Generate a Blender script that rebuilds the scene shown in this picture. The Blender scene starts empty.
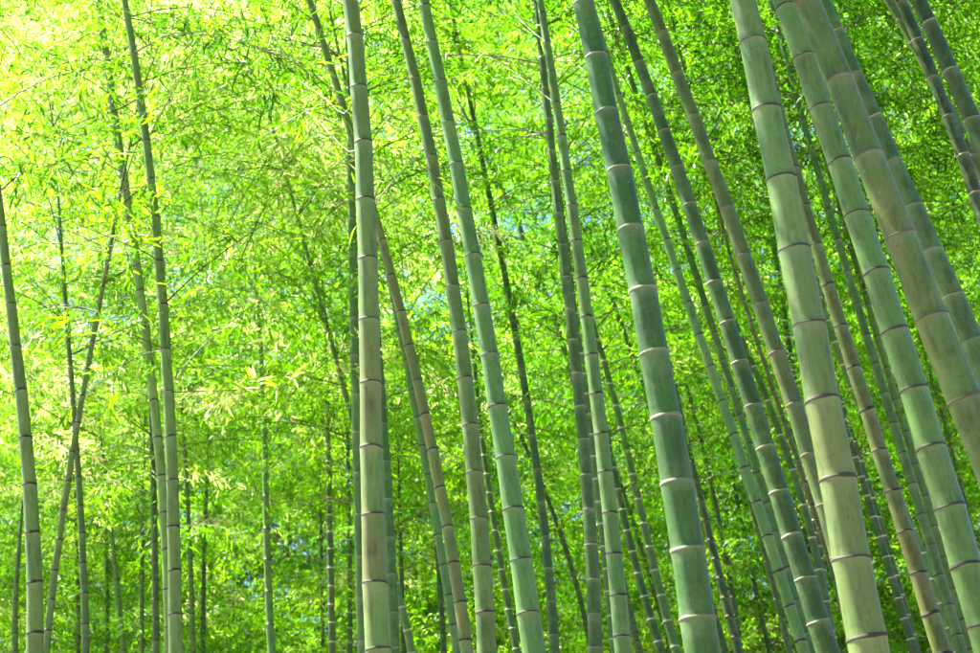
import bpy, math, random
import numpy as np
from mathutils import Vector, Matrix

# ------------------------------------------------------------------ camera, sky, sun, exposure
PITCH, ROLL, FPX = math.radians(21.0), math.radians(6.0), 1700.0
CAM = np.array([0.0, 0.0, 1.55])
PW, PH = 980.0, 653.0                      # frame proportions used for laying out the grove
fwd = np.array([0, math.cos(PITCH), math.sin(PITCH)])
r0 = np.array([1.0, 0, 0]); u0 = np.cross(r0, fwd)
right = r0 * math.cos(ROLL) - u0 * math.sin(ROLL)
upv = r0 * math.sin(ROLL) + u0 * math.cos(ROLL)

scene = bpy.context.scene
C = scene.collection
cd = bpy.data.cameras.new('camera'); cam = bpy.data.objects.new('camera', cd); C.objects.link(cam)
cd.sensor_width = 36.0; cd.lens = 36.0 * FPX / PW
cd.clip_start = 0.05; cd.clip_end = 2000
cam.matrix_world = Matrix(((right[0], upv[0], -fwd[0], CAM[0]), (right[1], upv[1], -fwd[1], CAM[1]),
                           (right[2], upv[2], -fwd[2], CAM[2]), (0, 0, 0, 1)))
cd.dof.use_dof = True; cd.dof.focus_distance = 9.0; cd.dof.aperture_fstop = 5.6
scene.camera = cam

SUN_EL, SUN_AZ = math.radians(61), math.radians(-66)     # azimuth from +Y towards +X
w = bpy.data.worlds.new('World'); scene.world = w; w.use_nodes = True
nt = w.node_tree; nt.nodes.clear()
sky = nt.nodes.new('ShaderNodeTexSky'); sky.sky_type = 'NISHITA'; sky.sun_disc = False
sky.air_density = 1.0; sky.dust_density = 0.1; sky.ozone_density = 7.0
sky.sun_elevation = SUN_EL; sky.sun_rotation = SUN_AZ
bg = nt.nodes.new('ShaderNodeBackground'); bg.inputs['Strength'].default_value = 0.055
wo = nt.nodes.new('ShaderNodeOutputWorld')
nt.links.new(sky.outputs[0], bg.inputs[0]); nt.links.new(bg.outputs[0], wo.inputs[0])

sl = bpy.data.lights.new('sun', 'SUN'); sl.energy = 5.0; sl.angle = math.radians(0.53); sl.color = (1.0, 0.95, 0.86)
so = bpy.data.objects.new('sun', sl); C.objects.link(so)
sd = Vector((math.cos(SUN_EL) * math.sin(SUN_AZ), math.cos(SUN_EL) * math.cos(SUN_AZ), math.sin(SUN_EL)))
so.rotation_euler = sd.to_track_quat('Z', 'Y').to_euler(); so.location = (-8, 10, 20)

vs = scene.view_settings
vs.view_transform = 'Standard'; vs.look = 'None'; vs.gamma = 1.0; vs.use_curve_mapping = False
vs.exposure = 2.9
scene.cycles.max_bounces = 5; scene.cycles.diffuse_bounces = 3; scene.cycles.glossy_bounces = 2
scene.cycles.caustics_reflective = False; scene.cycles.caustics_refractive = False
scene.cycles.transmission_bounces = 6
scene.cycles.use_denoising = True; scene.cycles.adaptive_threshold = 0.03

# ------------------------------------------------------------------ helpers
def ground_z(y):
    '''the grove climbs a gentle slope away from the camera'''
    y = np.asarray(y, float)
    return 0.13 * y + 0.13 * np.maximum(0, y - 30) - 0.05
def ray(x, y):
    return fwd + right * ((x - PW / 2) / FPX) + upv * ((PH / 2 - y) / FPX)

def mesh(name, verts, faces, mats, smooth=True, mat_idx=None):
    me = bpy.data.meshes.new(name)
    verts = np.asarray(verts, np.float32); faces = np.asarray(faces, np.int32)
    nf, k = faces.shape
    me.vertices.add(len(verts)); me.vertices.foreach_set('co', verts.ravel())
    me.loops.add(nf * k); me.loops.foreach_set('vertex_index', faces.ravel())
    me.polygons.add(nf)
    me.polygons.foreach_set('loop_start', np.arange(0, nf * k, k, dtype=np.int32))
    if smooth: me.polygons.foreach_set('use_smooth', np.ones(nf, bool))
    for m in mats: me.materials.append(m)
    if mat_idx is not None: me.polygons.foreach_set('material_index', np.asarray(mat_idx, np.int32))
    me.update(calc_edges=True)
    return me

def link(name, me, parent=None, color=None):
    o = bpy.data.objects.new(name, me); C.objects.link(o)
    if parent is not None: o.parent = parent
    if color is not None: o.color = (*color, 1.0)
    return o

def tag(o, label=None, cat=None, group=None, kind=None):
    if label: o['label'] = label
    if cat: o['category'] = cat
    if group: o['group'] = group
    if kind: o['kind'] = kind
    return o

class NT:
    def __init__(s, name):
        s.m = bpy.data.materials.new(name); s.m.use_nodes = True
        s.t = s.m.node_tree; s.t.nodes.clear()
    def n(s, typ, **kw):
        nd = s.t.nodes.new(typ)
        for k, v in kw.items():
            if k.startswith('i_'):
                key = k[2:]; key = int(key) if key.isdigit() else key.replace('_', ' ')
                if hasattr(v, 'is_output'): s.t.links.new(v, nd.inputs[key])
                else: nd.inputs[key].default_value = v
            else: setattr(nd, k, v)
        return nd
    def math(s, op, a, b=0.0, clamp=False):
        nd = s.n('ShaderNodeMath', operation=op, use_clamp=clamp)
        for i, v in enumerate((a, b)):
            if hasattr(v, 'is_output'): s.t.links.new(v, nd.inputs[i])
            else: nd.inputs[i].default_value = v
        return nd.outputs[0]
    def mix(s, f, a, b, mode='MIX'):
        nd = s.n('ShaderNodeMix', data_type='RGBA', blend_type=mode)
        for i, v in ((0, f), (6, a), (7, b)):
            if hasattr(v, 'is_output'): s.t.links.new(v, nd.inputs[i])
            else: nd.inputs[i].default_value = v if i == 0 else (*v, 1.0) if len(v) == 3 else v
        return nd.outputs[2]
    def ramp(s, f, stops):
        nd = s.n('ShaderNodeValToRGB'); s.t.links.new(f, nd.inputs[0]); e = nd.color_ramp.elements
        while len(e) < len(stops): e.new(0.5)
        for el, (p, c) in zip(e, stops): el.position = p; el.color = (*c, 1.0) if len(c) == 3 else c
        return nd.outputs[0]

def mat_culm():
    s = NT('culm_skin')
    uv = s.n('ShaderNodeUVMap', uv_map='UVMap').outputs[0]
    sep = s.n('ShaderNodeSeparateXYZ', i_0=uv)
    u, v = sep.outputs[0], sep.outputs[1]
    oi = s.n('ShaderNodeObjectInfo'); col, rnd, al = oi.outputs['Color'], oi.outputs['Random'], oi.outputs['Alpha']
    geo = s.n('ShaderNodeNewGeometry').outputs['Position']
    # long fibre streaks
    st = s.n('ShaderNodeMapping', i_0=uv); st.inputs['Scale'].default_value = (60, 2.2, 1)
    off = s.n('ShaderNodeCombineXYZ', i_0=s.math('MULTIPLY', rnd, 37.0), i_1=s.math('MULTIPLY', rnd, 91.0))
    s.t.links.new(off.outputs[0], st.inputs['Location'])
    streak = s.n('ShaderNodeTexNoise', i_Vector=st.outputs[0], i_Scale=1.0, i_Detail=5.0, i_Roughness=0.6).outputs[0]
    # large blotches and waxy bloom
    blot = s.n('ShaderNodeTexNoise', i_Vector=geo, i_Scale=7.0, i_Detail=4.0, i_Roughness=0.62).outputs[0]
    fine = s.n('ShaderNodeTexNoise', i_Vector=geo, i_Scale=55.0, i_Detail=4.0, i_Roughness=0.65).outputs[0]
    m2 = s.n('ShaderNodeMapping', i_0=geo); m2.inputs['Scale'].default_value = (1.0, 1.0, 0.35); m2.inputs['Location'].default_value = (3, 7, 1)
    warm = s.n('ShaderNodeTexNoise', i_Vector=m2.outputs[0], i_Scale=5.0, i_Detail=3.0).outputs[0]
    c = s.mix(s.math('MULTIPLY', s.math('SUBTRACT', streak, 0.42), 2.2, True), col, s.mix(1.0, col, (0.50, 0.56, 0.44), 'MULTIPLY'))
    c = s.mix(s.math('MULTIPLY', s.math('SUBTRACT', blot, 0.48), 3.0, True), c, s.mix(0.40, c, (0.20, 0.29, 0.13)))
    # alpha of the object colour = how tanned this culm is
    tan_f = s.math('MULTIPLY', s.math('MULTIPLY', s.math('SUBTRACT', warm, 0.36), 3.4, True), s.math('MULTIPLY', al, 0.66), True)
    c = s.mix(tan_f, c, (0.19, 0.155, 0.042))
    c = s.mix(s.math('MULTIPLY', s.math('SUBTRACT', fine, 0.55), 4.0, True), c, s.mix(1.0, c, (0.55, 0.58, 0.50), 'MULTIPLY'))
    m3 = s.n('ShaderNodeMapping', i_0=geo); m3.inputs['Scale'].default_value = (1.0, 1.0, 0.22); m3.inputs['Location'].default_value = (11, 2, 5)
    sm = s.n('ShaderNodeTexNoise', i_Vector=m3.outputs[0], i_Scale=26.0, i_Detail=6.0, i_Roughness=0.7).outputs[0]
    c = s.mix(s.math('MULTIPLY', s.math('SUBTRACT', sm, 0.49), 4.2, True), c, s.mix(1.0, c, (0.50, 0.47, 0.38), 'MULTIPLY'))
    lich = s.n('ShaderNodeTexNoise', i_Vector=geo, i_Scale=38.0, i_Detail=5.0, i_Roughness=0.75).outputs[0]
    c = s.mix(s.math('MULTIPLY', s.math('SUBTRACT', lich, 0.57), 5.5, True), c, s.mix(0.42, c, (0.20, 0.27, 0.13)))
    # pale bloom just under the upper node (v of 1 = upper node)
    bl = s.math('MULTIPLY', s.math('POWER', v, 9.0), s.math('ADD', 0.15, s.math('MULTIPLY', blot, 0.7)), True)
    c = s.mix(s.math('MULTIPLY', bl, 0.55), c, (0.26, 0.32, 0.18))
    # thin dark line hugging the lower node
    lo = s.math('POWER', s.math('SUBTRACT', 1.0, v), 26.0)
    c = s.mix(s.math('MULTIPLY', lo, 0.5), c, s.mix(1.0, c, (0.4, 0.42, 0.34), 'MULTIPLY'))
    hv = s.math('ADD', 0.9, s.math('MULTIPLY', rnd, 0.2))
    c = s.mix(1.0, c, s.n('ShaderNodeCombineColor', i_0=hv, i_1=hv, i_2=hv).outputs[0], 'MULTIPLY')
    rough = s.math('ADD', 0.36, s.math('MULTIPLY', blot, 0.3))
    bump = s.n('ShaderNodeBump', i_Strength=0.12, i_Distance=0.002, i_Height=s.math('ADD', streak, s.math('MULTIPLY', fine, 0.6)))
    p = s.n('ShaderNodeBsdfPrincipled', i_Base_Color=c, i_Roughness=rough, i_Normal=bump.outputs[0])
    p.inputs['Specular IOR Level'].default_value = 0.35
    s.n('ShaderNodeOutputMaterial', i_0=p.outputs[0])
    return s.m

def mat_ring():
    s = NT('node_ring_skin')
    oi = s.n('ShaderNodeObjectInfo')
    geo = s.n('ShaderNodeNewGeometry').outputs['Position']
    f = s.n('ShaderNodeTexNoise', i_Vector=geo, i_Scale=80.0, i_Detail=3.0).outputs[0]
    c = s.mix(s.math('MULTIPLY', f, 0.7), oi.outputs['Color'], s.mix(1.0, oi.outputs['Color'], (0.45, 0.42, 0.35), 'MULTIPLY'))
    p = s.n('ShaderNodeBsdfPrincipled', i_Base_Color=c, i_Roughness=0.7)
    s.n('ShaderNodeOutputMaterial', i_0=p.outputs[0])
    return s.m

def mat_leaf(name, deep, mid, light, sun_glare, trans_gain, mass=False):
    s = NT(name)
    a = s.n('ShaderNodeAttribute', attribute_name='leaf_tone').outputs['Fac']
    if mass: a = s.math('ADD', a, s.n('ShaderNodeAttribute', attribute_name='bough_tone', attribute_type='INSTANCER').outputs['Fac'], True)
    st = [(0.0, deep), (0.45, mid), (0.86, light), (0.98, sun_glare)]  # last stop is cream, painting overexposed sunlit leaves into the leaf colour
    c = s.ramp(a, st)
    tcol = s.ramp(a, [(p_, tuple(min(0.9, x * g) for x, g in zip(k, trans_gain))) for p_, k in st])
    p = s.n('ShaderNodeBsdfPrincipled', i_Base_Color=c, i_Roughness=0.42)
    p.inputs['Specular IOR Level'].default_value = 0.3
    t = s.n('ShaderNodeBsdfTranslucent', i_0=tcol)
    mx = s.n('ShaderNodeMixShader', i_0=0.55, i_1=p.outputs[0], i_2=t.outputs[0])
    s.n('ShaderNodeOutputMaterial', i_0=mx.outputs[0])
    return s.m

def mat_plain(name, a, b, scale=20.0, rough=0.7):
    s = NT(name)
    geo = s.n('ShaderNodeNewGeometry').outputs['Position']
    f = s.n('ShaderNodeTexNoise', i_Vector=geo, i_Scale=scale, i_Detail=5.0).outputs[0]
    p = s.n('ShaderNodeBsdfPrincipled', i_Base_Color=s.mix(f, a, b), i_Roughness=rough)
    s.n('ShaderNodeOutputMaterial', i_0=p.outputs[0])
    return s.m

M_CULM, M_RING = mat_culm(), mat_ring()
LEAF = ((0.014, 0.066, 0.001), (0.074, 0.20, 0.002), (0.22, 0.36, 0.005), (0.85, 0.72, 0.44), (1.8, 2.1, 0.9))
M_LEAF = mat_leaf('bamboo_leaf', *LEAF); M_LEAF_MASS = mat_leaf('bamboo_leaf_mass', *LEAF, mass=True)
M_TWIG = mat_plain('twig_bark', (0.045, 0.035, 0.018), (0.08, 0.075, 0.025), 30)
M_SOIL = mat_plain('leaf_litter_soil', (0.10, 0.07, 0.035), (0.22, 0.17, 0.08), 6, 0.9)

# ------------------------------------------------------------------ ground
def build_ground():
    n = 60
    g = np.linspace(-1, 1, n); xs = np.sign(g) * np.abs(g) ** 2.2 * 500
    X, Y = np.meshgrid(xs, xs + 10)
    Z = ground_z(np.clip(Y, -400, 90)) + 0.06 * np.sin(X * 0.7) * np.cos(Y * 0.5) - 0.03
    v = np.stack([X.ravel(), Y.ravel(), Z.ravel()], 1)
    i = np.arange(n * n).reshape(n, n)
    f = np.stack([i[:-1, :-1].ravel(), i[:-1, 1:].ravel(), i[1:, 1:].ravel(), i[1:, :-1].ravel()], 1)
    o = link('ground', mesh('ground', v, f, [M_SOIL]))
    tag(o, 'brown leaf littered soil floor of the bamboo grove', 'ground', kind='structure')
build_ground()

# ------------------------------------------------------------------ culms
SIDES = 18
class Culm:
    """centre line x(z) in the plane y = Y (plus a gentle bow), radius r(z), node heights"""
    def __init__(s, pts, w_top, w_bot, dia, nodes=None, seed=0, leafy=False):
        pts = np.array(pts, float)
        wm = 0.5 * (w_top + w_bot)
        mid = pts[len(pts) // 2]
        k = dia * FPX / wm
        s.Y = float((k * ray(*mid))[1])
        P = []
        for x, y in pts:
            r = ray(x, y); P.append(CAM + r * (s.Y / r[1]))
        P = np.array(P); o = np.argsort(P[:, 2]); P = P[o]
        s.zlo, s.zhi = P[0, 2], P[-1, 2]
        deg = 1 if len(P) < 3 else 2 if len(P) < 7 else 3
        s.poly = np.polyfit(P[:, 2], P[:, 0], deg); s.dpoly = np.polyder(s.poly)
        def dep(z):
            return float(np.dot(np.array([np.polyval(s.poly, z), s.Y, z]) - CAM, fwd))
        s.rlo = w_bot * dep(s.zlo) / FPX / 2; s.rhi = w_top * dep(s.zhi) / FPX / 2
        s.g = float(ground_z(s.Y)); s.H = max(s.zhi + 4.0, s.g + 11 + (seed * 37 % 10) * 0.35)
        if leafy: s.H = max(s.zhi + 1.6, s.g + 4.5)
        s.rng = random.Random(seed)
        s.bow = s.rng.uniform(-0.02, 0.02)
        # node heights
        zs = []
        if nodes:
            pxs = np.interp(nodes, np.sort(pts[:, 1]), pts[np.argsort(pts[:, 1]), 0])
            for x, y in zip(pxs, nodes):
                r = ray(x, y); zs.append(CAM[2] + r[2] * (s.Y / r[1]))
            zs = sorted(zs)
        else:
            sp0 = 0.22 + 0.06 * s.rng.random(); zs = [s.zlo + sp0 * s.rng.random()]
            while zs[-1] < s.zhi: zs.append(zs[-1] + sp0 * s.rng.uniform(0.95, 1.06))
        d0 = zs[1] - zs[0]; d1 = zs[-1] - zs[-2]
        while zs[0] - d0 > s.g + 0.05:
            d0 = max(0.09, d0 * 0.97); zs.insert(0, zs[0] - d0)
        while zs[-1] < s.H - 0.25:
            d1 = min(0.42, d1 * 1.01); zs.append(zs[-1] + d1)
        s.nodes = zs
        s.zig = [0.0022 * (1 if k % 2 else -1) * s.rng.uniform(0.3, 1.2) for k in range(len(zs))]
    def x(s, z):
        if z < s.zlo: return np.polyval(s.poly, s.zlo) + (z - s.zlo) * np.polyval(s.dpoly, s.zlo)
        if z > s.zhi: return np.polyval(s.poly, s.zhi) + (z - s.zhi) * np.polyval(s.dpoly, s.zhi)
        return np.polyval(s.poly, z)
    def c(s, z):
        over = max(0.0, z - s.zhi)
        kink = float(np.interp(z, s.nodes, s.zig)) if hasattr(s, 'zig') else 0.0
        return np.array([s.x(z) + kink, s.Y + s.bow * over ** 2, z])
    def r(s, z):
        k = (s.rhi - s.rlo) / max(0.3, s.zhi - s.zlo)
        if z <= s.zhi: r = s.rlo + k * (z - s.zlo)
        else: r = s.rhi * max(0.12, 1 - 0.9 * ((z - s.zhi) / max(0.5, s.H - s.zhi)) ** 1.15)
        return float(min(max(r, 0.006), s.rlo * 1.15))
    def frame(s, z):
        t = s.c(z + 0.02) - s.c(z - 0.02); t /= np.linalg.norm(t)
        a = np.cross(t, [0, 1, 0]); a /= np.linalg.norm(a)
        return a, np.cross(t, a)

ANG = np.linspace(0, 2 * math.pi, SIDES, endpoint=False)
def tube(cu, rows, sides=SIDES):
    """rows: list of (z, radius factor, v).  returns verts, faces, uvs per loop"""
    ang = np.linspace(0, 2 * math.pi, sides, endpoint=False)
    V = []
    for z, k, _ in rows:
        a, b = cu.frame(z); r = cu.r(z) * k
        V.append(cu.c(z) + np.outer(np.cos(ang) * r, a) + np.outer(np.sin(ang) * r, b))
    V = np.concatenate(V); F = []; U = []
    for i in range(len(rows) - 1):
        v0, v1 = rows[i][2], rows[i + 1][2]
        for j in range(sides):
            k = (j + 1) % sides
            F.append((i * sides + j, i * sides + k, (i + 1) * sides + k, (i + 1) * sides + j))
            U += [(j / sides, v0), ((j + 1) / sides, v0), ((j + 1) / sides, v1), (j / sides, v1)]
    return V, np.array(F), np.array(U, np.float32)

def tube_mesh(name, cu, rows, mats, base, sides=SIDES, mat_idx=None):
    V, F, U = tube(cu, rows, sides)
    me = mesh(name, V - base, F, mats, True, mat_idx)
    uv = me.uv_layers.new(name='UVMap'); uv.data.foreach_set('uv', U.ravel())
    return me

def seg_rows(a, b):
    d = b - a
    return [(a, 1.035, 0.0), (a + d * 0.03, 1.008, 0.03), (a + d * 0.12, 0.99, 0.12), (a + d * 0.5, 0.985, 0.5), (a + d * 0.85, 0.99, 0.85),
            (a + d * 0.96, 1.012, 0.96), (b, 1.04, 1.0)]

STALKS = []
def stalk(name, label, cu, tint, tan, ring_col, detailed, group, ring_h=0.006):
    g = cu.g - 0.06
    base = np.array([cu.x(g), cu.Y, g])
    e = bpy.data.objects.new(name, None); C.objects.link(e); e.location = base; e.empty_display_size = 0.3
    tag(e, label, 'bamboo', group)
    col = [a * b for a, b in zip(tint, TINT_GAIN)]; rng = cu.rng
    def color(o, c, al):
        o.color = (c[0], c[1], c[2], al); return o
    if detailed:
        zs = [z for z in cu.nodes if cu.zlo - 0.5 < z < cu.zhi + 0.5]
        # below / above the visible stretch the stem goes on as one piece each
        if zs[0] > g + 0.05:
            rows = []
            low = [g] + [z for z in cu.nodes if z <= zs[0] + 1e-6]
            for a, b in zip(low[:-1], low[1:]): rows += seg_rows(a, b)
            o = link('lower_culm', tube_mesh('lower_culm', cu, rows, [M_CULM], base), e); color(o, col, tan)
        up = [z for z in cu.nodes if z >= zs[-1] - 1e-6] + [cu.H]
        rows = []
        for a, b in zip(up[:-1], up[1:]): rows += seg_rows(a, b)
        o = link('upper_culm', tube_mesh('upper_culm', cu, rows, [M_CULM], base), e); color(o, col, tan)
        for a, b in zip(zs[:-1], zs[1:]):
            o = link('internode', tube_mesh('internode', cu, seg_rows(a, b), [M_CULM], base), e)
            k = rng.uniform(0.93, 1.07)
            rel = (0.5 * (a + b) - cu.zlo) / (cu.zhi - cu.zlo)
            color(o, [x * k for x in col], max(0.0, tan * (1.45 - 1.05 * rel) * rng.uniform(0.75, 1.1)))
        if group == MIDGRP and sum(ring_col) < 0.2: ring_h = 0.0095; ring_col = [x * 0.45 for x in ring_col]
        for z in zs:
            h = ring_h * max(0.7, cu.r(z) / 0.045)
            tl = rng.uniform(-1, 1) * 0.0
            rows = [(z - h * 0.75, 1.0, 0), (z - h * 0.4, 1.058, .2), (z - h * 0.05, 1.066, .4), (z + h * 0.1, 1.047, .6), (z + h * 0.4, 1.052, .8), (z + h * 0.9, 1.0, 1)]
            me = tube_mesh('node_ring', cu, rows, [M_RING], base)
            n_ = len(me.vertices); co = np.empty(n_ * 3, np.float32); me.vertices.foreach_get('co', co); co = co.reshape(-1, 3)
            ph, ph2, tk = rng.uniform(0, 6), rng.uniform(0, 6), rng.uniform(0.75, 1.25)
            q = np.tile(ANG, len(rows)); mid_z = z - base[2]
            co[:, 2] = mid_z + (co[:, 2] - mid_z) * tk * (1 + 0.16 * np.sin(q * 2 + ph) + 0.14 * np.sin(q * 5 + ph2)) + h * (0.3 * np.sin(q + ph) + 0.12 * np.sin(q * 3 + ph2))
            me.vertices.foreach_set('co', co.ravel()); me.update()
            k = rng.uniform(0.65, 1.2)
            o = link('node_ring', me, e); color(o, [x * k for x in ring_col], 1)
    else:
        rows, mi = [], []
        zz = [g] + [z for z in cu.nodes if z > g + 0.06] + [cu.H]
        for a, b in zip(zz[:-1], zz[1:]):
            d = b - a; h = 0.008
            seg = [(a + h, 1.0, 0.02), (a + d * 0.15, 0.985, .15), (a + d * 0.85, 0.985, .85), (b - h, 1.02, 1.0), (b - h * 0.4, 1.12, 1.0), (b + h * 0.4, 1.1, 1.0)]
            rows += seg
        V, F, U = tube(cu, rows, 10)
        idx = np.zeros(len(F), int)
        for i in range(len(rows) - 1):
            if i % 6 in (3, 4, 5): idx[i * 10:(i + 1) * 10] = 1
        me = mesh('culm', V - base, F, [M_CULM, RINGS_DARK if sum(ring_col) < 0.5 else RINGS_PALE], True, idx)
        uv = me.uv_layers.new(name='UVMap'); uv.data.foreach_set('uv', U.ravel())
        o = link('culm', me, e); color(o, col, tan)
    STALKS.append((e, cu, base, detailed))
    return e
RINGS_DARK = mat_plain('node_dark', (0.015, 0.017, 0.01), (0.04, 0.04, 0.02), 40)
RINGS_PALE = mat_plain('node_pale', (0.30, 0.34, 0.22), (0.42, 0.45, 0.34), 40)

# ------------------------------------------------------------------ leaves
def norm(a): return a / np.maximum(np.linalg.norm(a, axis=-1, keepdims=True), 1e-9)

def leaf_arrays(P, D, N, L, W, fine):
    """lanceolate leaves: base P, direction D, normal N"""
    S = norm(np.cross(D, N)); N = np.cross(S, D)
    L = L[:, None]; W = W[:, None]
    if fine:
        v = np.stack([P, P + D * L * .22 + S * W * .42 + N * W * .12, P + D * L * .62 + S * W * .40 + N * (W * .12 - L * .03),
                      P + D * L - N * L * .12, P + D * L * .62 - S * W * .40 + N * (W * .12 - L * .03), P + D * L * .22 - S * W * .42 + N * W * .12], 1)
        n = len(P); b = np.arange(n)[:, None] * 6
        # two quads folded on the midrib (base-tip)
        f = np.concatenate([b + np.array([[0, 1, 2, 3]]), b + np.array([[0, 3, 4, 5]])], 1).reshape(-1, 4)
        return v.reshape(-1, 3), f, 2
    v = np.stack([P, P + D * L * .4 + S * W * .5, P + D * L - N * L * .1, P + D * L * .4 - S * W * .5], 1)
    n = len(P)
    return v.reshape(-1, 3), (np.arange(n)[:, None] * 4 + np.array([[0, 1, 2, 3]])), 1

def branch_leaves(B, az, L, rise, K, nl, leafL, leafW, rng, fine=False):
    """leaf sprays on branches that leave points B towards az; returns verts, faces, tone, branch lines"""
    n = len(B)
    out = np.stack([np.sin(az), np.cos(az), np.zeros(n)], 1)
    def path(t):   # t [n,k]
        return (B[:, None] + out[:, None] * (L[:, None] * t * (1 - 0.15 * t))[..., None]
                + np.array([0, 0, 1.0]) * (L[:, None] * (rise[:, None] * t - 0.62 * rise[:, None] * t ** 2 - 0.12 * t ** 2))[..., None])
    tt = np.tile(np.linspace(0, 1, 6), (n, 1))
    lines = path(tt)
    t = (np.linspace(0.22, 1.0, K)[None] + rng.normal(0, 0.03, (n, K))).clip(0.15, 1.0)
    Q = path(t)                                                   # [n,K,3]
    side = np.where(np.arange(K) % 2 == 0, 1.0, -1.0)[None] * rng.uniform(0.5, 1.3, (n, K))
    az2 = az[:, None] + side
    tl = L[:, None] * rng.uniform(0.14, 0.34, (n, K)) * (1.15 - 0.6 * t)
    td = np.stack([np.sin(az2), np.cos(az2), rng.uniform(-0.35, 0.35, (n, K))], -1); td = norm(td)
    s = rng.uniform(0.15, 1.0, (n, K, nl))
    P = Q[:, :, None] + td[:, :, None] * (tl[..., None] * s)[..., None] + np.array([0, 0, -1.0]) * (tl[..., None] * s ** 2 * 0.3)[..., None]
    m = n * K * nl
    P = P.reshape(-1, 3) + rng.normal(0, 0.012, (m, 3))
    D = np.repeat(td.reshape(-1, 3), nl, 0) * 0.9 + rng.normal(0, 0.55, (m, 3)) + np.array([0, 0, -0.35])
    D = norm(D)
    N = norm(np.array([0, 0, 1.0]) + rng.normal(0, 0.45, (m, 3)))
    ll = leafL * rng.uniform(0.65, 1.25, m); lw = leafW * rng.uniform(0.8, 1.2, m)
    v, f, k = leaf_arrays(P, D, N, ll, lw, fine)
    patch = 0.16 * np.sin(B[:, 0] * 1.7 + B[:, 2] * 0.9) * np.sin(B[:, 2] * 1.3 - B[:, 0] * 0.6 + B[:, 1] * 0.5) + rng.uniform(0, 1, n) * 0.5
    tone = np.repeat((np.repeat(np.repeat(patch, K) + rng.uniform(0, 1, n * K) * 0.22, nl) + rng.uniform(0, 0.33, m)).clip(0, 1), k)
    return v, f, tone, lines

def leaf_mesh(name, v, f, tone, mat=None):
    me = mesh(name, v, f, [mat or M_LEAF], False)
    a = me.attributes.new('leaf_tone', 'FLOAT', 'FACE'); a.data.foreach_set('value', tone.astype(np.float32))
    return me

def stick_mesh(name, lines, r0_, r1_):
    """three-sided tapering sticks along polylines [n,k,3]"""
    n, k, _ = lines.shape
    t = norm(np.gradient(lines, axis=1))
    a = norm(np.cross(t, np.array([0.31, 0.2, 0.93]))); b = np.cross(t, a)
    rr = (np.linspace(r0_, r1_, k))[None, :, None]
    rings = [lines + a * rr * math.cos(q) + b * rr * math.sin(q) for q in (0, 2.094, 4.189)]
    v = np.stack(rings, 2).reshape(-1, 3)
    base = np.arange(n)[:, None, None] * (k * 3) + np.arange(k - 1)[None, :, None] * 3
    f = []
    for j in range(3):
        j2 = (j + 1) % 3
        f.append(np.stack([base + j, base + j2, base + 3 + j2, base + 3 + j], -1))
    f = np.concatenate(f, 2).reshape(-1, 4)
    return mesh(name, v, f, [M_TWIG], True)

def crown(e, cu, base, z0, z1, Lmax, K, nl, leafL, leafW, seed, per=2, fine=False):
    rng = np.random.default_rng(seed)
    zs = np.arange(z0, z1, 0.36); zs = zs + rng.uniform(-.05, .05, len(zs))
    zs = np.repeat(zs, per)
    n = len(zs)
    B = np.array([cu.c(z) for z in zs])
    az = (np.arange(n) // per) * math.pi * 0.93 + (np.arange(n) % per) * 0.7 + rng.normal(0, 0.35, n) + rng.uniform(0, 6)
    rel = (zs - z0) / max(0.5, z1 - z0)
    L = Lmax * (0.75 + 0.5 * rel - 0.75 * rel ** 3) * rng.uniform(0.7, 1.15, n)
    v, f, tone, lines = branch_leaves(B, az, L, rng.uniform(0.35, 0.8, n), K, nl, leafL, leafW, rng, fine)
    o = link('crown', leaf_mesh('crown', v - base, f, tone * 0.85), e); o['kind'] = 'stuff'
    b = link('branches', stick_mesh('branches', lines - base, 0.008, 0.0025), e); b['kind'] = 'stuff'

# tints
PALE = (0.24, 0.36, 0.18); BLUE = (0.22, 0.37, 0.20)
TINT_GAIN = (0.38, 0.53, 0.185)      # grove culms are darker than they look when sunlit
OLIVE = (0.17, 0.19, 0.05); GREY = (0.18, 0.26, 0.10); BROWN = (0.14, 0.12, 0.04)
RD = (0.045, 0.040, 0.018); RP = (0.24, 0.26, 0.15); RT = (0.15, 0.12, 0.055)

def rng_nodes(a, b, n): return list(np.linspace(a, b, n))
FRONT = 'big bamboo culms standing in the foreground'
MIDGRP = 'slimmer bamboo culms in the middle distance'
FARGRP = 'thin bamboo stems deep in the grove'

# (label, points, width top, width bottom, real diameter, node pixel rows or None, tint, tan, ring, detailed, group)
S = []
def add(label, pts, wt, wb, dia, nodes, tint, tan, ring, det, grp, cr=None): S.append((label, pts, wt, wb, dia, nodes, tint, tan, ring, det, grp, cr))

# --- foreground and middle culms (left to right)
add('pale grey-green bamboo culm at the far left edge, dark node rings', [(-4, 180), (2, 225), (10, 305), (21, 391), (30, 485), (33, 560), (35, 653)], 8, 17.5, .10,
    [266, 305, 347, 391, 438, 485, 533, 583, 633], (0.25, 0.33, 0.15), .25, RD, 1, MIDGRP)
add('slender pale bamboo culm with long thin side branches, left quarter of the photo', [(125, 0), (135, 70), (147, 141), (155, 218), (163, 305), (168.5, 392), (172, 481), (174, 571), (176, 653)], 6.5, 14.5, .09,
    [9, 53, 97, 141, 180, 218, 262, 305, 350, 392, 437, 481, 527, 571, 615], (0.27, 0.35, 0.15), .2, RD, 1, MIDGRP)
add('pale yellow-green culm rising just left of and behind the branched slender culm', [(106, 50), (113, 110), (125, 193), (142, 291), (154, 401), (163, 513), (168, 600), (170, 653)], 7.5, 10.5, .088,
    [70, 108, 146, 183, 219, 255, 291, 328, 365, 401, 438, 476, 513, 550, 590, 628], (0.38, 0.50, 0.22), .2, RD, 1, MIDGRP)
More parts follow.
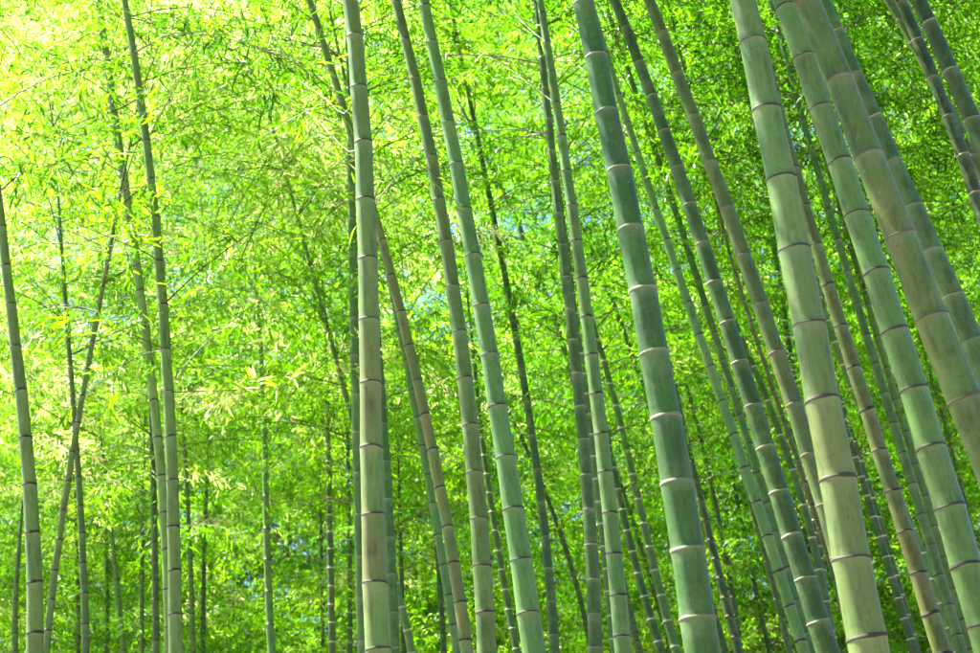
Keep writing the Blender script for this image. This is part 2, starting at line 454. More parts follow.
add('thick mottled bamboo culm, the nearly vertical one left of centre with tan patches', [(350, 0), (354, 37), (359, 88), (363, 143), (367, 200), (367.5, 260), (368, 321), (370, 384), (372, 448), (373, 515), (376, 583), (377, 650)], 15.5, 26, .10,
    [37, 88, 143, 200, 260, 321, 384, 448, 515, 583, 650], PALE, .85, RD, 1, FRONT)
add('tan slanting slender culm passing behind the nearly vertical mottled culm', [(310, 0), (328, 60), (341, 100), (352, 140), (368, 190), (378, 225), (392, 276), (401, 312), (417, 381), (432, 450), (447, 527), (460, 602), (467, 650)], 6.5, 13, .085,
    [30, 62, 97, 133, 170, 207, 241, 276, 312, 346, 381, 415, 450, 488, 527, 563, 602, 640], (0.22, 0.27, 0.10), .9, RD, 1, MIDGRP)
add('pale slim culm running just left of the tan slanting culm', [(380, 240), (390, 278), (400, 331), (407, 368), (417, 418), (427, 475), (438, 535), (449, 595), (457, 653)], 5.5, 9, .075,
    [270, 300, 331, 361, 390, 418, 446, 475, 503, 535, 565, 595, 625], BLUE, .1, RD, 1, MIDGRP)
add('greyish pale culm left of the wider blue-green culm at centre', [(396, 0), (406, 41), (413.5, 79), (423, 117.5), (431, 157.5), (439.5, 200), (446, 242), (453, 287), (459.5, 332), (464.5, 379), (469.5, 425.5), (475, 473), (478.5, 519), (482, 566), (485, 613), (487, 653)], 9.5, 20, .095,
    [3, 41, 79, 117.5, 157.5, 200, 242, 287, 332, 379, 425.5, 473, 519, 566, 613], GREY, .35, RD, 1, FRONT)
add('smooth blue-green culm at the centre of the photo, widest of the central pair', [(423.5, 0), (432, 43), (439.5, 82), (448, 123.5), (456, 165), (465, 210), (473.5, 256), (482, 306), (489.5, 355.5), (497, 407), (504.5, 458), (513.5, 509), (521, 560), (528.5, 613.5), (534, 653)], 11, 24, .10,
    [7, 43, 82, 123.5, 165, 210, 256, 306, 355.5, 407, 458, 509, 560, 613.5], BLUE, .12, RD, 1, FRONT)
add('pale slender culm with closely spaced rings, left of the big dark green culm', [(539.5, 0), (547, 43), (552, 73), (556, 104), (562, 137), (567, 171), (572, 206), (575.5, 242), (582, 279), (586, 317), (592, 355.5), (596, 394), (601, 434), (605, 473), (610, 513), (615, 554), (618.5, 595), (622, 637), (623, 653)], 7.5, 18, .09,
    [14, 43, 73, 104, 137, 171, 206, 242, 279, 317, 355.5, 394, 434, 473, 513, 554, 595, 637], BLUE, .3, RD, 1, MIDGRP)
add('dark green culm with faint pale rings just left of the closely ringed slender culm', [(548, 110), (552, 160), (558.5, 218), (565, 268), (572, 318), (575, 361), (582, 418), (583.5, 452), (588.5, 512), (591, 552), (594, 602), (596, 648)], 8, 14.5, .095,
    [278, 310, 341, 374, 407, 440, 476, 510, 545, 580, 615, 648], (0.09, 0.17, 0.04), .1, RP, 1, MIDGRP)
add('big smooth dark green culm with whitish rings right of centre', [(583.5, 0), (596, 58), (607, 113), (618, 171), (630.7, 230), (643, 291), (654, 354), (667, 418), (676, 484), (688, 551), (698, 618.5), (703, 653)], 21, 37, .115,
    [4, 58, 113, 171, 230, 291, 354, 418, 484, 551, 618.5], (0.085, 0.205, 0.045), .10, RP, 1, FRONT)
add('thin pale blue-green culm emerging right of the big dark green culm', [(612, 75), (628, 123), (638, 153), (647, 180), (660, 221), (677, 271), (687, 303), (698, 335), (710, 367), (722, 401.5), (733.5, 433), (745, 468), (756, 502), (768, 536), (778.5, 571), (789.5, 606), (800, 641)], 6.5, 12.5, .085,
    [95, 123, 153, 180, 210, 240, 271, 303, 335, 367, 401.5, 435, 468, 502, 536, 571, 606, 641], BLUE, .1, RD, 1, MIDGRP)
add('thin shaded green culm squeezed between thin blue-green culm and glossy dark culm', [(648, 130), (662, 170), (675, 207), (689, 256), (697, 280), (705, 306), (715, 333), (723.5, 360), (732, 387.5), (740, 415), (747, 445), (758.5, 473), (767, 503), (775, 532), (785, 568), (797, 605), (812, 653)], 6, 9, .08,
    [180, 206, 231, 256, 280, 306, 333, 360, 387.5, 415, 444, 473, 503, 532, 568, 600, 632], (0.13, 0.23, 0.09), .1, RD, 1, MIDGRP)
add('glossy dark green slanting culm with pale rings, right of the thin blue-green culm', [(613, 0), (625, 22), (640, 63), (652, 97), (664, 132), (677, 168), (689, 205), (702, 244), (714, 283), (727, 323), (740, 363), (753.5, 406), (766, 448), (779, 492), (792, 536), (805, 579), (818.5, 622.5), (827, 648)], 9.5, 24, .105,
    [28, 63, 97, 132, 168, 205, 244, 283, 323, 363, 406, 448, 492, 536, 579, 622.5], (0.072, 0.155, 0.020), .08, RP, 1, FRONT)
add('dull grey-green slanting culm that disappears behind the biggest pale culm', [(650, 0), (661, 33), (677, 74), (694, 117), (709, 163), (728, 208), (743.5, 256), (760, 305), (778.5, 353), (795, 405), (808.5, 455), (822, 500), (850, 590), (868, 653)], 11, 22, .10,
    [33, 74, 117, 163, 208, 256, 305, 353, 405, 455, 505, 557, 610], (0.13, 0.20, 0.06), .45, RT, 1, FRONT)
add('thin reddish brown stem between the glossy dark and the dull grey-green slanting culms', [(720, 215), (725, 235), (733, 268), (747, 311), (763.5, 358), (777, 398), (787, 431), (798, 465), (818.5, 525), (832, 570), (850, 640)], 3.5, 6, .048, None, BROWN, .6, RT, 0, FARGRP)
add('biggest pale culm in the right half, bluish above and tan below', [(743.5, 0), (752.5, 43), (766, 110), (781, 179.5), (795, 250), (809.5, 325.5), (822.5, 401.5), (837, 479), (851, 560), (867, 638.5), (869.5, 653)], 26, 41, .12,
    [43, 110, 179.5, 250, 325.5, 401.5, 479, 560, 638.5], PALE, .55, RD, 1, FRONT)
add('pale streaked slanting culm between the biggest pale culm and the broad olive-green culm', [(783.5, 0), (803.5, 58), (822, 108), (839.5, 162.5), (858.5, 215), (875, 273), (893.5, 331.5), (912, 390), (932.5, 448), (951, 507), (967, 566), (983, 625), (990, 653)], 21.5, 34, .11,
    [8, 58, 108, 162.5, 215, 273, 331.5, 390, 448, 507, 566, 625], PALE, .22, RD, 1, FRONT)
add('broad olive-green culm with tan rings crossing the upper right corner area', [(807, 0), (840, 80), (868.5, 156), (899.5, 237), (932, 318), (965, 400), (985, 450)], 25.5, 37, .115,
    [3, 80, 156, 237, 318, 400], (0.15, 0.23, 0.06), .6, RT, 1, FRONT)
add('shaded green culm half hidden behind the broad olive-green culm', [(845, 52), (868, 104), (873.5, 118), (893, 162), (913.5, 207), (933.5, 251), (953.5, 296.5), (972, 341.5), (1000, 405)], 15.5, 24, .105,
    [75, 118, 162, 207, 251, 296.5, 341.5], (0.10, 0.19, 0.06), .2, RP, 1, FRONT)
add('dark green culm cutting the top right corner of the photo', [(918.5, 0), (928.5, 23), (951, 71), (972, 120), (990, 162), (1008, 205)], 15, 19, .10,
    [23, 71, 120, 165], (0.06, 0.12, 0.035), .1, RP, 1, FRONT)
add('thin pale culm with small leaf tufts beside the dark corner culm', [(888.5, 0), (913, 43), (930, 72), (950, 113), (972, 155), (990, 190)], 9, 11, .085, [20, 43, 72, 98, 126, 156], (0.11, 0.17, 0.06), .2, RT, 1, MIDGRP)
add('very dark culm behind the leafy thin culm near the top right corner', [(900, 0), (925, 55), (945, 108), (960, 150), (975, 195), (990, 235)], 11, 14.5, .095, [40, 78, 117, 156, 194], (0.04, 0.085, 0.02), .1, RP, 1, MIDGRP)
add('slender brownish olive culm showing between the biggest pale culm and the pale streaked culm', [(780, 110), (792, 160), (800, 193), (807, 216), (816, 245), (828.5, 285), (842, 326), (854.5, 368), (867, 410), (880, 451), (892, 491), (904.5, 532.5), (918, 573), (930, 614), (943.5, 652)], 9.5, 19.5, .095,
    [130, 168, 206, 245, 285, 326, 368, 410, 451, 491, 532.5, 573, 614], OLIVE, .5, RD, 1, MIDGRP)
add('slim green culm right of the brownish olive culm, closely ringed', [(800, 110), (815, 160), (833.5, 228), (848.5, 275), (863.5, 325), (877, 371.5), (893, 418), (903, 453), (912, 484), (921, 514.5), (930, 545), (939.5, 575), (948.5, 605), (957, 635), (962, 652)], 6, 11.5, .085,
    [150, 180, 210, 240, 272, 304, 335, 364, 393, 423, 453, 484, 514.5, 545, 575, 605, 635], (0.11, 0.21, 0.08), .15, RD, 1, MIDGRP)
add('pale thin culm peeping out along the left edge of the pale streaked culm', [(868, 305), (877.5, 336.5), (886, 368), (896, 400), (906, 432), (916, 464), (925, 496), (934.5, 526), (944, 557), (953.5, 588.5), (963, 619), (972, 650)], 6.5, 8.5, .08,
    [305, 336.5, 368, 400, 432, 464, 496, 526, 557, 588.5, 619], (0.20, 0.29, 0.13), .3, RD, 1, MIDGRP)
add('thin blue-green stem sliding behind the brownish olive culm', [(818, 290), (835, 340), (853, 392), (880, 455), (905, 510), (927, 562), (945, 615), (958, 652)], 6, 8.5, .075, None, BLUE, .1, RP, 0, FARGRP)
add('slim dark culm right of the biggest pale culm, near the bottom edge', [(848.5, 435), (863.5, 485), (877, 532), (893.5, 578.5), (907, 625), (913.5, 652)], 6, 9, .08, None, (0.09, 0.17, 0.05), .2, RP, 0, FARGRP)
add('dark thin twin stem touching the slim dark culm at lower right', [(855, 442), (870, 485), (884, 535), (901, 590), (918, 652)], 4, 6, .06, None, (0.07, 0.13, 0.03), .2, RP, 0, FARGRP)
add('pale-ringed green culm between glossy dark culm and biggest pale culm, near the bottom', [(752, 360), (760, 385), (780, 440), (803, 490), (813, 545), (821, 580), (828, 625), (834, 653)], 6, 9.5, .085, [470, 505, 538, 570, 602, 632], (0.10, 0.20, 0.07), .1, RP, 0, MIDGRP)
add('sliver of pale-ringed culm showing behind the nearly vertical mottled culm, left side', [(351, 180), (353, 235), (354, 300), (355, 380), (356, 435), (358, 480), (361, 552), (362.5, 652)], 8, 11, .09, [220, 253, 286, 318, 356, 395, 433, 474, 515, 557, 598, 642], (0.17, 0.29, 0.11), .1, RP, 1, MIDGRP)
add('green culm showing behind the nearly vertical mottled culm, right side', [(374, 300), (380, 370), (382, 395), (386, 468), (390, 552), (395, 652)], 7.5, 11, .09, [350, 387, 424, 462, 500, 538, 575, 613, 648], (0.10, 0.22, 0.06), .1, RP, 1, MIDGRP)
add('short pale stem leaning out low right of the nearly vertical mottled culm', [(380, 520), (390, 560), (398, 592), (403, 610), (411, 650)], 6, 8, .075, None, (0.18, 0.29, 0.10), .1, RP, 0, FARGRP)
add('dark green culm with pale rings right of the central blue-green culm', [(488, 190), (500, 248), (508.5, 301), (517, 341), (525, 388), (532, 431), (535, 452), (542, 508), (547, 562), (551, 602), (555, 648)], 5.5, 10, .085, [300, 335, 369, 402, 436, 470, 503, 537, 569, 602, 635], (0.075, 0.16, 0.035), .1, RP, 1, MIDGRP)
# --- thinner stems deeper in
add('crooked thin stem leaning right, just right of the far left culm', [(46, 653), (52, 590), (60, 535), (65, 502), (78, 418), (88, 368), (98, 311), (108, 261), (112, 238)], 4.5, 8, .058, None, (0.24, 0.33, 0.13), .4, RD, 0, FARGRP, 1)
add('dark slim stem right of the crooked leaning stem, left edge region', [(86, 653), (83, 575), (80, 488), (77, 435), (72, 411), (67, 318), (64, 280)], 4, 8, .058, None, (0.13, 0.21, 0.06), .3, RD, 0, FARGRP, 1)
add('dark straight stem just left of the branched slender culm, lower left', [(156, 653), (155, 568), (153, 468), (152, 430)], 6, 7.5, .08, None, (0.09, 0.17, 0.05), .3, RD, 0, FARGRP, 1)
add('thin dull stem left of the dark straight stem, lower left', [(142, 653), (142, 568), (143, 495)], 4, 4.8, .065, None, (0.12, 0.19, 0.06), .3, RD, 0, FARGRP, 1)
add('slender pale blue-green culm standing alone between the left group and mottled culm', [(272, 653), (268, 592), (267, 528), (266, 485), (264, 435), (262, 378), (260, 340)], 4.8, 8.5, .085, [350, 381, 410, 437, 467, 497, 529, 560, 592, 625], (0.21, 0.36, 0.19), .05, RD, 0, MIDGRP, 1)
add('thin pale stem with dark joints right of the branched slender culm', [(193, 653), (191, 568), (188, 518), (185, 452)], 4, 5.5, .07, None, (0.15, 0.25, 0.08), .2, RD, 0, FARGRP, 1)
add('thin dark stem second to the right of the branched slender culm', [(203, 653), (204, 568), (206, 500)], 4, 5, .07, None, (0.08, 0.14, 0.03), .2, RD, 0, FARGRP, 1)
add('very thin stem left of a pale leaning one, lower left foliage', [(107, 653), (107, 568), (106, 520)], 3.5, 4.4, .065, None, (0.10, 0.17, 0.05), .2, RD, 0, FARGRP, 1)
add('faint pale stem leaning left among bright leaves, lower left', [(124, 653), (116, 575), (108, 500)], 4, 6, .075, None, (0.18, 0.28, 0.10), .2, RD, 0, FARGRP, 1)
add('short dim stem at the bottom between the two leftmost dark stems', [(78, 653), (78, 600), (77, 560)], 4, 5, .07, None, (0.08, 0.14, 0.04), .2, RD, 0, FARGRP, 1)
add('dim stem in the extreme lower left corner left of the far left culm', [(15, 653), (15, 618), (18, 560)], 4.5, 7, .08, None, (0.13, 0.2, 0.06), .2, RD, 0, FARGRP, 1)
add('dark upright stem left of the nearly vertical mottled culm', [(332, 653), (331, 568), (328, 468), (327, 400)], 5, 7.5, .085, None, (0.08, 0.15, 0.04), .2, RP, 0, FARGRP, 1)
add('very thin upright stem further left of the dark upright stem', [(323, 653), (322, 600), (321, 540)], 3.2, 4.2, .065, None, (0.07, 0.13, 0.03), .2, RD, 0, FARGRP, 1)
add('thin green stem right beside the nearly vertical mottled culm, its left', [(350, 653), (350, 568), (348, 468), (347, 420)], 3.5, 5.2, .07, None, (0.12, 0.2, 0.06), .2, RP, 0, FARGRP, 1)
add('thin dark stem behind the pale slim culm left of centre', [(444, 653), (440, 585), (436, 545), (432, 500)], 4, 6.2, .075, None, (0.05, 0.10, 0.025), .2, RD, 0, FARGRP, 1)
add('dim thin stem right of the short pale leaning stem', [(404, 653), (402, 590), (400, 520)], 4, 5, .07, None, (0.05, 0.10, 0.025), .2, RD, 0, FARGRP, 1)
add('shaded stem showing between the grey culm and central blue-green culm', [(475, 370), (484, 462), (490, 502), (500, 555), (508.5, 602), (516, 652)], 5, 7.5, .08, None, (0.09, 0.19, 0.04), .1, RP, 0, FARGRP, 1)
add('dark slanting stem meeting the faintly ringed dark culm at mid height', [(488, 160), (500, 185), (520, 228), (533.5, 261), (547, 298), (558.5, 331), (568.5, 361), (578, 400)], 4.5, 6.5, .08, None, (0.08, 0.16, 0.035), .2, RD, 0, FARGRP, 1)
add('thin bent dark stem low between central culms and faintly ringed dark culm', [(505, 400), (517, 438), (547, 498), (567, 548), (583, 602), (590, 652)], 3.6, 5.5, .07, None, (0.06, 0.12, 0.03), .2, RD, 0, FARGRP, 1)
add('pale sliver of stem along the left edge of the closely ringed culm', [(590, 430), (595, 468), (602, 532), (608.5, 585), (615, 652)], 7, 9, .08, None, (0.16, 0.27, 0.11), .1, RP, 0, FARGRP)
add('slim green culm slanting down to the left foot of the big dark culm', [(592, 320), (600, 351), (612, 391), (625, 440), (637, 498), (650, 548), (662, 602), (676, 650)], 5.5, 9.5, .085, None, (0.15, 0.27, 0.08), .1, RP, 0, FARGRP, 1)
add('dark green stem right of the closely ringed slender culm near the bottom', [(606, 430), (613, 465), (620, 502), (633, 555), (647, 602), (661, 652)], 6, 9, .085, None, (0.09, 0.18, 0.05), .1, RP, 0, FARGRP, 1)
add('thin stem caught between two green stems left of the big dark culm', [(612, 455), (623, 495), (643, 552), (655, 592), (668, 640)], 3.6, 5, .07, None, (0.12, 0.2, 0.05), .1, RD, 0, FARGRP, 1)
add('dark stem along the right side of the big dark green culm, thicker of two', [(672, 380), (688, 435), (700, 495), (710, 545), (723.5, 595), (739, 650)], 4.5, 10, .085, None, (0.055, 0.11, 0.025), .2, RD, 0, FARGRP, 1)
add('thinner dark stem right of the thicker one beside the big dark culm', [(688, 391), (700, 435), (713.5, 492), (723.5, 545), (733.5, 602), (740, 650)], 3.6, 6, .075, None, (0.05, 0.10, 0.025), .2, RD, 0, FARGRP, 1)
add('hair-thin dark stem in the bright gap left of the thin blue-green culm', [(730, 460), (738.5, 502), (747, 552), (758.5, 602), (769, 650)], 3.2, 5, .07, None, (0.06, 0.12, 0.03), .2, RD, 0, FARGRP, 1)
add('dark stem against the left edge of the thin blue-green culm, at the bottom', [(755, 520), (767, 562), (778.5, 608), (790, 652)], 5, 7, .08, None, (0.06, 0.13, 0.03), .2, RD, 0, FARGRP, 1)
add('dark short stem left of the biggest pale culm at mid height', [(765, 190), (772, 235), (780, 285), (785, 318), (789, 351), (800, 420)], 5, 7, .08, None, (0.05, 0.10, 0.03), .2, RP, 0, FARGRP, 1)
add('dark leafy stem behind the broad olive culm at the top', [(833.5, 0), (850, 37), (860, 67), (873.5, 97), (900, 160)], 5, 6.5, .08, None, (0.06, 0.12, 0.03), .2, RD, 0, FARGRP, 1)
add('thin dark slanting stem left of the big dark culm at mid height', [(598, 262), (605, 285), (615, 311), (632, 351), (643, 385), (660, 440)], 4.2, 6, .075, None, (0.07, 0.14, 0.035), .2, RD, 0, FARGRP, 1)
add('thin dark stem right of the pale streaked culm near the right edge', [(935, 390), (945, 425), (953.5, 455), (962, 492), (975, 545)], 3.6, 4.5, .065, None, (0.06, 0.12, 0.03), .2, RD, 0, FARGRP, 1)

for i, (label, pts, wt, wb, dia, nodes, tint, tan, ring, det, grp, cr) in enumerate(S):
    cu = Culm(pts, wt, wb, dia, nodes, i + 1, bool(cr))
    nm = 'bamboo_culm' if grp == FRONT else 'slender_bamboo_culm' if grp == MIDGRP else 'thin_bamboo'
    e = stalk(nm, label, cu, tint, tan, ring, det, grp)
    # foliage: crown starts above the bare stretch that the grove shows
    bx, Y = cu.x(3.0), cu.Y
    if cr:
        z0 = max(cu.g + 1.6, cu.zhi - 0.8); crown(e, cu, STALKS[-1][2], z0, max(cu.H, z0 + 3.5), 2.2, 11, 9, 0.115, 0.016, 1000 + i)
    elif Y > 11.5:
        z0 = max(cu.g + 2.4, cu.zhi - 0.2); crown(e, cu, STALKS[-1][2], z0, max(cu.H, z0 + 4), 2.1, 10, 9, 0.115, 0.017, 1000 + i)
    else:
        z0 = cu.zhi + 1.3; crown(e, cu, STALKS[-1][2], z0, max(cu.H, z0 + 4), 2.6, 13, 11, 0.115, 0.024, 1000 + i, 3)  # front crowns above the view, made denser to keep sun off the culms
    print('%-70s Y=%.2f zlo=%.2f zhi=%.2f r=%.3f/%.3f lean=%.1f' % (label[:70], cu.Y, cu.zlo, cu.zhi, cu.rlo, cu.rhi, math.degrees(math.atan((cu.x(cu.zhi) - cu.x(cu.zlo)) / (cu.zhi - cu.zlo)))))

# ------------------------------------------------------------------ side branches with leaf sprays on single culms
def side_branch(idx, px, dy, r0_, nleaf, leafL, tone_rng, seed, t0=0.3, spread=0.16):
    """branch that leaves culm idx and runs through the given picture points, drifting dy metres in depth"""
    e, cu, base, _ = STALKS[idx]
    rng = np.random.default_rng(seed); leafL *= 1.2; spread *= 1.7; r0_ *= 1.5
    P = []
    for k, (x, y) in enumerate(px):
        r = ray(x, y); Yk = cu.Y + 1.7 * dy * k / (len(px) - 1); P.append(CAM + r * (Yk / r[1]))
    P = np.array(P)
    tq = np.linspace(0, len(P) - 1, 10); idxs = np.arange(len(P))
    L = np.stack([np.interp(tq, idxs, P[:, a]) for a in range(3)], 1)
    L[1:-1] = (L[:-2] + 2 * L[1:-1] + L[2:]) / 4
    b = link('branch', stick_mesh('branch', (L - base)[None], r0_ * 0.7, r0_ * 0.25), e)
    if nleaf:
        k = max(3, nleaf // 7)
        t = rng.uniform(t0, 1.0, k)
        Q = np.stack([np.interp(t * 9, np.arange(10), L[:, a]) for a in range(3)], 1)
        td = norm(rng.normal(0, 1, (k, 3)) * np.array([1, 1, 0.5]) + np.array([0, 0, -0.25]))
        end = Q + td * rng.uniform(0.4, 1.0, (k, 1)) * spread * 2.2
        tw = np.stack([Q, (Q + end) / 2 + np.array([0, 0, 0.01]), end], 1)
        link('twigs', stick_mesh('twigs', tw - base, 0.003, 0.0016), b)['kind'] = 'stuff'
        m = k * 7
        s_ = rng.uniform(0.3, 1.0, (k, 7, 1))
        LP = (Q[:, None] + (end - Q)[:, None] * s_).reshape(-1, 3)
        D = norm(np.repeat(td, 7, 0) * 0.8 + rng.normal(0, 0.6, (m, 3)) + np.array([0, 0, -0.3]))
        N = norm(np.array([0, 0, 1.0]) + rng.normal(0, 0.5, (m, 3)))
        v, f, kk = leaf_arrays(LP, D, N, leafL * rng.uniform(0.7, 1.2, m), leafL * 0.15 * rng.uniform(0.8, 1.2, m), True)
        o = link('leaf_spray', leaf_mesh('leaf_spray', v - base, f, np.repeat(rng.uniform(*tone_rng, m), kk)), b); o['kind'] = 'stuff'
SL, VM, RC, CB = 1, 3, 8, 7          # slender branched, nearly vertical mottled, closely ringed, central blue-green
side_branch(SL, [(147, 141), (158, 120), (185, 70), (215, 8)], -0.6, 0.008, 90, .12, (.2, .9), 1)
side_branch(SL, [(147, 141), (165, 135), (192, 124), (240, 112)], 0.4, 0.005, 80, .12, (.2, .85), 2)
side_branch(SL, [(163, 305), (200, 270), (235, 243), (275, 218)], -0.3, 0.008, 110, .12, (.2, .85), 3)
side_branch(SL, [(168, 392), (190, 358), (225, 325), (262, 300)], 0.5, 0.006, 90, .12, (.2, .85), 4)
side_branch(SL, [(168, 392), (205, 391), (250, 389), (292, 391)], -0.5, 0.006, 80, .13, (.8, 1), 5, 0.4, 0.08)  # cream tones paint direct sunlight onto this spray
side_branch(SL, [(159, 262), (145, 252), (113, 239), (72, 222)], -0.4, 0.008, 100, .12, (.3, .85), 6)
side_branch(SL, [(166, 350), (140, 338), (105, 324), (70, 320)], -0.3, 0.007, 100, .12, (.3, .85), 7)
side_branch(SL, [(166, 350), (140, 354), (105, 378), (80, 400)], 0.4, 0.006, 80, .12, (.2, .8), 8)
side_branch(SL, [(134, 53), (175, 30), (230, 38), (300, 62)], -1.6, 0.009, 260, .11, (0, .25), 9, 0.4, 0.2)  # dark tones paint these overhanging leaves as shaded silhouettes
side_branch(SL, [(140, 97), (118, 110), (90, 118), (40, 140)], -0.6, 0.008, 150, .12, (.2, .85), 10)
side_branch(SL, [(155, 218), (130, 190), (100, 185), (60, 195)], -0.5, 0.006, 150, .12, (.3, .85), 11)
side_branch(0, [(2, 190), (20, 173), (60, 163), (105, 157)], -0.3, 0.008, 130, .12, (.2, .85), 12)
side_branch(0, [(-6, 110), (20, 92), (55, 75), (90, 70)], 0.5, 0.009, 120, .11, (.1, .6), 13)
side_branch(VM, [(363, 143), (350, 155), (325, 128), (300, 104)], 1.2, 0.005, 30, .09, (.3, .8), 14, 0.6)
side_branch(VM, [(359, 88), (345, 118), (325, 98), (298, 80)], 1.4, 0.005, 30, .09, (.3, .8), 15, 0.6)
side_branch(VM, [(367, 200), (378, 200), (400, 172), (424, 148)], 1.0, 0.004, 20, .08, (.4, 1), 16, 0.7)
side_branch(VM, [(368, 321), (380, 307), (392, 309), (400, 312)], 0.8, 0.004, 0, .08, (.3, .85), 17)
side_branch(RC, [(556, 104), (533, 87), (507, 67), (480, 52)], 0.6, 0.005, 50, .09, (.3, .9), 18, 0.5)
side_branch(RC, [(547, 43), (530, 30), (512, 10), (500, -10)], 0.8, 0.005, 40, .09, (.3, .9), 19, 0.5)
side_branch(21, [(930, 72), (938, 88), (945, 100), (950, 108)], -0.15, 0.003, 26, .07, (0, .5), 20, 0.0, 0.05)
side_branch(21, [(950, 113), (953, 124), (956, 132), (962, 142)], -0.15, 0.003, 26, .07, (0, .5), 21, 0.0, 0.05)
side_branch(13, [(625, 22), (628, 30), (632, 36), (636, 40)], -0.2, 0.003, 26, .07, (.2, .6), 22, 0.0, 0.05)

# ------------------------------------------------------------------ thicket: uncountable masses of leaves, boughs instanced by geometry nodes
def bough_library(name, K, nl, leafL, leafW, seed, n=6):
    col = bpy.data.collections.new(name)
    for k in range(n):
        rng = np.random.default_rng(seed + k)
        v, f, tone, lines = branch_leaves(np.zeros((1, 3)), np.zeros(1), np.ones(1), rng.uniform(0.2, 0.7, 1), K, nl, leafL, leafW, rng)
        tw = lines[:, ::1]
        k_, n_ = 6, 1
        t = norm(np.gradient(tw, axis=1)); a = norm(np.cross(t, np.array([0.31, 0.2, 0.93]))); b = np.cross(t, a)
        rr = np.linspace(0.0026, 0.0008, k_)[None, :, None]
        sv = np.stack([tw + a * rr * math.cos(q) + b * rr * math.sin(q) for q in (0, 2.094, 4.189)], 2).reshape(-1, 3)
        sf = [(i * 3 + j + len(v), i * 3 + (j + 1) % 3 + len(v), i * 3 + 3 + (j + 1) % 3 + len(v), i * 3 + 3 + j + len(v)) for i in range(k_ - 1) for j in range(3)]
        me = mesh('bough', np.concatenate([v, sv]), np.concatenate([f, np.array(sf)]), [M_LEAF_MASS, M_TWIG], False,
                  np.concatenate([np.zeros(len(f), int), np.ones(len(sf), int)]))
        at = me.attributes.new('leaf_tone', 'FLOAT', 'FACE'); at.data.foreach_set('value', np.concatenate([tone * 0.55, np.zeros(len(sf))]).astype(np.float32))
        col.objects.link(bpy.data.objects.new('bough', me))
    return col

def scatter_group(name, col):
    g = bpy.data.node_groups.new(name, 'GeometryNodeTree')
    g.interface.new_socket('Geometry', in_out='INPUT', socket_type='NodeSocketGeometry')
    g.interface.new_socket('Geometry', in_out='OUTPUT', socket_type='NodeSocketGeometry')
    N, Lk = g.nodes, g.links
    gi, go = N.new('NodeGroupInput'), N.new('NodeGroupOutput')
    ci = N.new('GeometryNodeCollectionInfo'); ci.inputs['Collection'].default_value = col
    ci.inputs['Separate Children'].default_value = True; ci.inputs['Reset Children'].default_value = True
    ip = N.new('GeometryNodeInstanceOnPoints'); ip.inputs['Pick Instance'].default_value = True
    def attr(nm, dt):
        a = N.new('GeometryNodeInputNamedAttribute'); a.data_type = dt; a.inputs['Name'].default_value = nm
        return a.outputs['Attribute']
    mp = N.new('GeometryNodeMeshToPoints')
    Lk.new(gi.outputs[0], mp.inputs['Mesh']); Lk.new(mp.outputs[0], ip.inputs['Points'])
    Lk.new(ci.outputs[0], ip.inputs['Instance'])
    Lk.new(attr('pick', 'INT'), ip.inputs['Instance Index'])
    e2r = N.new('FunctionNodeEulerToRotation'); Lk.new(attr('turn', 'FLOAT_VECTOR'), e2r.inputs[0]); Lk.new(e2r.outputs[0], ip.inputs['Rotation'])
    Lk.new(attr('size', 'FLOAT'), ip.inputs['Scale'])
    Lk.new(ip.outputs[0], go.inputs[0])
    return g

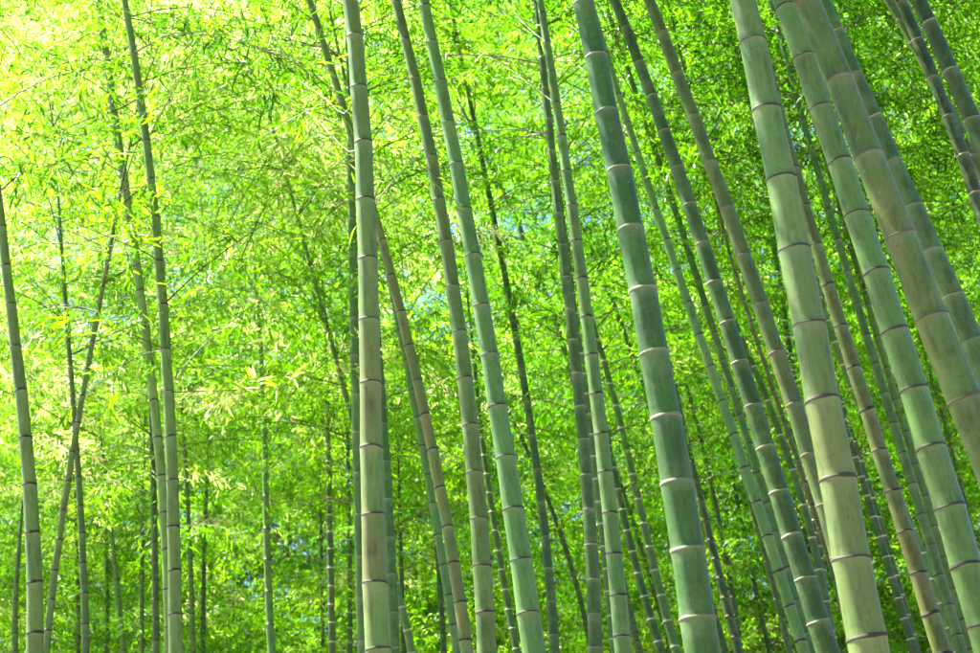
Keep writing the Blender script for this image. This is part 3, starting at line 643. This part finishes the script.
def thicket(name, label, lib, n, bands, zr, seed, Lr=(0.9, 1.7), clump=1.0, xr=(-1, 1), zpow=1.0, bright=0.0):  # bright: sunlight (negative: shade) painted into the layer's leaf tone
    rng = np.random.default_rng(seed)
    m3 = n * 4
    bands = np.array(bands); wgt = bands[:, 1] - bands[:, 0]
    bi = rng.choice(len(bands), m3, p=wgt / wgt.sum()); Y = rng.uniform(bands[bi, 0], bands[bi, 1])
    X = rng.uniform(*xr, m3) * (Y * 0.335 + 2.6)
    gz = ground_z(Y); top = np.minimum(zr[1], 3.4 + 0.66 * Y - gz)     # the canopy rises towards the back
    Z = gz + zr[0] + (top - zr[0]) * rng.uniform(0, 1, m3) ** zpow
    dens = np.sin(X * 0.55 + 1.3) * np.sin(Z * 0.65 + 0.25 * X + 2.0) + np.sin(Y * 0.4 + X * 0.2) * 0.6      # clumps and gaps
    keep = np.where(rng.uniform(-1.5, 1.6, m3) < dens * clump)[0][:n]
    B = np.stack([X, Y, Z], 1)[keep]; m = len(B)
    me = bpy.data.meshes.new(name); me.vertices.add(m); me.vertices.foreach_set('co', B.astype(np.float32).ravel())
    me.materials.append(M_LEAF_MASS)
    def put(nm, ty, a, key='value'):
        at = me.attributes.new(nm, ty, 'POINT'); at.data.foreach_set(key, np.ascontiguousarray(a).ravel())
    put('pick', 'INT', rng.integers(0, 6, m).astype(np.int32))
    put('size', 'FLOAT', rng.uniform(*Lr, m).astype(np.float32))
    put('turn', 'FLOAT_VECTOR', np.stack([rng.normal(0, 0.2, m), rng.normal(0, 0.25, m), rng.uniform(0, 6.283, m)], 1).astype(np.float32), 'vector')
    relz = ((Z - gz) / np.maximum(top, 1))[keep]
    patch = 0.30 * (relz - 0.5) + 0.08 * np.clip(-B[:, 0] / 8, -1, 1) + 0.22 * np.sin(B[:, 0] * 0.8 + B[:, 2] * 0.5) * np.sin(B[:, 2] * 0.7 - B[:, 0] * 0.3 + B[:, 1] * 0.25) + rng.uniform(0, 0.5, m) + bright  # tone lightens upward and to the left, painting in the sunlit glow
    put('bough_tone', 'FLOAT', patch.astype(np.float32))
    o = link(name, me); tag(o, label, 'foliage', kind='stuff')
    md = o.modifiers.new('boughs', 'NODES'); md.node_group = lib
NEAR_LIB = scatter_group('near_boughs', bough_library('near_boughs', 13, 12, 0.058, 0.0088, 300))
MID_LIB = scatter_group('mid_boughs', bough_library('mid_boughs', 13, 14, 0.054, 0.0098, 400))
FAR_LIB = scatter_group('far_boughs', bough_library('far_boughs', 13, 13, 0.068, 0.0145, 500))
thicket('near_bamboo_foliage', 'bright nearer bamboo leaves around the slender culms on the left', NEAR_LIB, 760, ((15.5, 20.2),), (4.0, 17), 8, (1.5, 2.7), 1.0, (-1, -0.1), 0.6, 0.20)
thicket('shaded_bamboo_foliage', 'deep green shaded bamboo leaves behind the culms at upper right', NEAR_LIB, 1000, ((15.5, 22),), (6.0, 18), 9, (1.5, 2.7), 0.8, (0.12, 1.0), 0.7, -0.12)  # shade of this corner is put into the darker leaf tone
thicket('bamboo_foliage', 'sunlit mass of bamboo leaves filling the grove behind the culms', MID_LIB, 4300, ((25.5, 32),), (0.0, 17.5), 5, (1.5, 2.9), 0.9, bright=0.08)
thicket('distant_bamboo_foliage', 'far wall of bamboo leaves closing off the back of the grove', FAR_LIB, 4000, ((38, 43), (50, 56)), (-0.2, 34), 6, (2.1, 3.8), 0.75, bright=0.14)
thicket('low_bamboo_foliage', 'low leafy undergrowth far back near the grove floor', FAR_LIB, 5000, ((44, 60),), (-0.3, 12), 7, (2.2, 3.8), 0.15)
print('TRIS', sum(sum(len(p.vertices) - 2 for p in o.data.polygons) for o in scene.objects if o.type == 'MESH'))
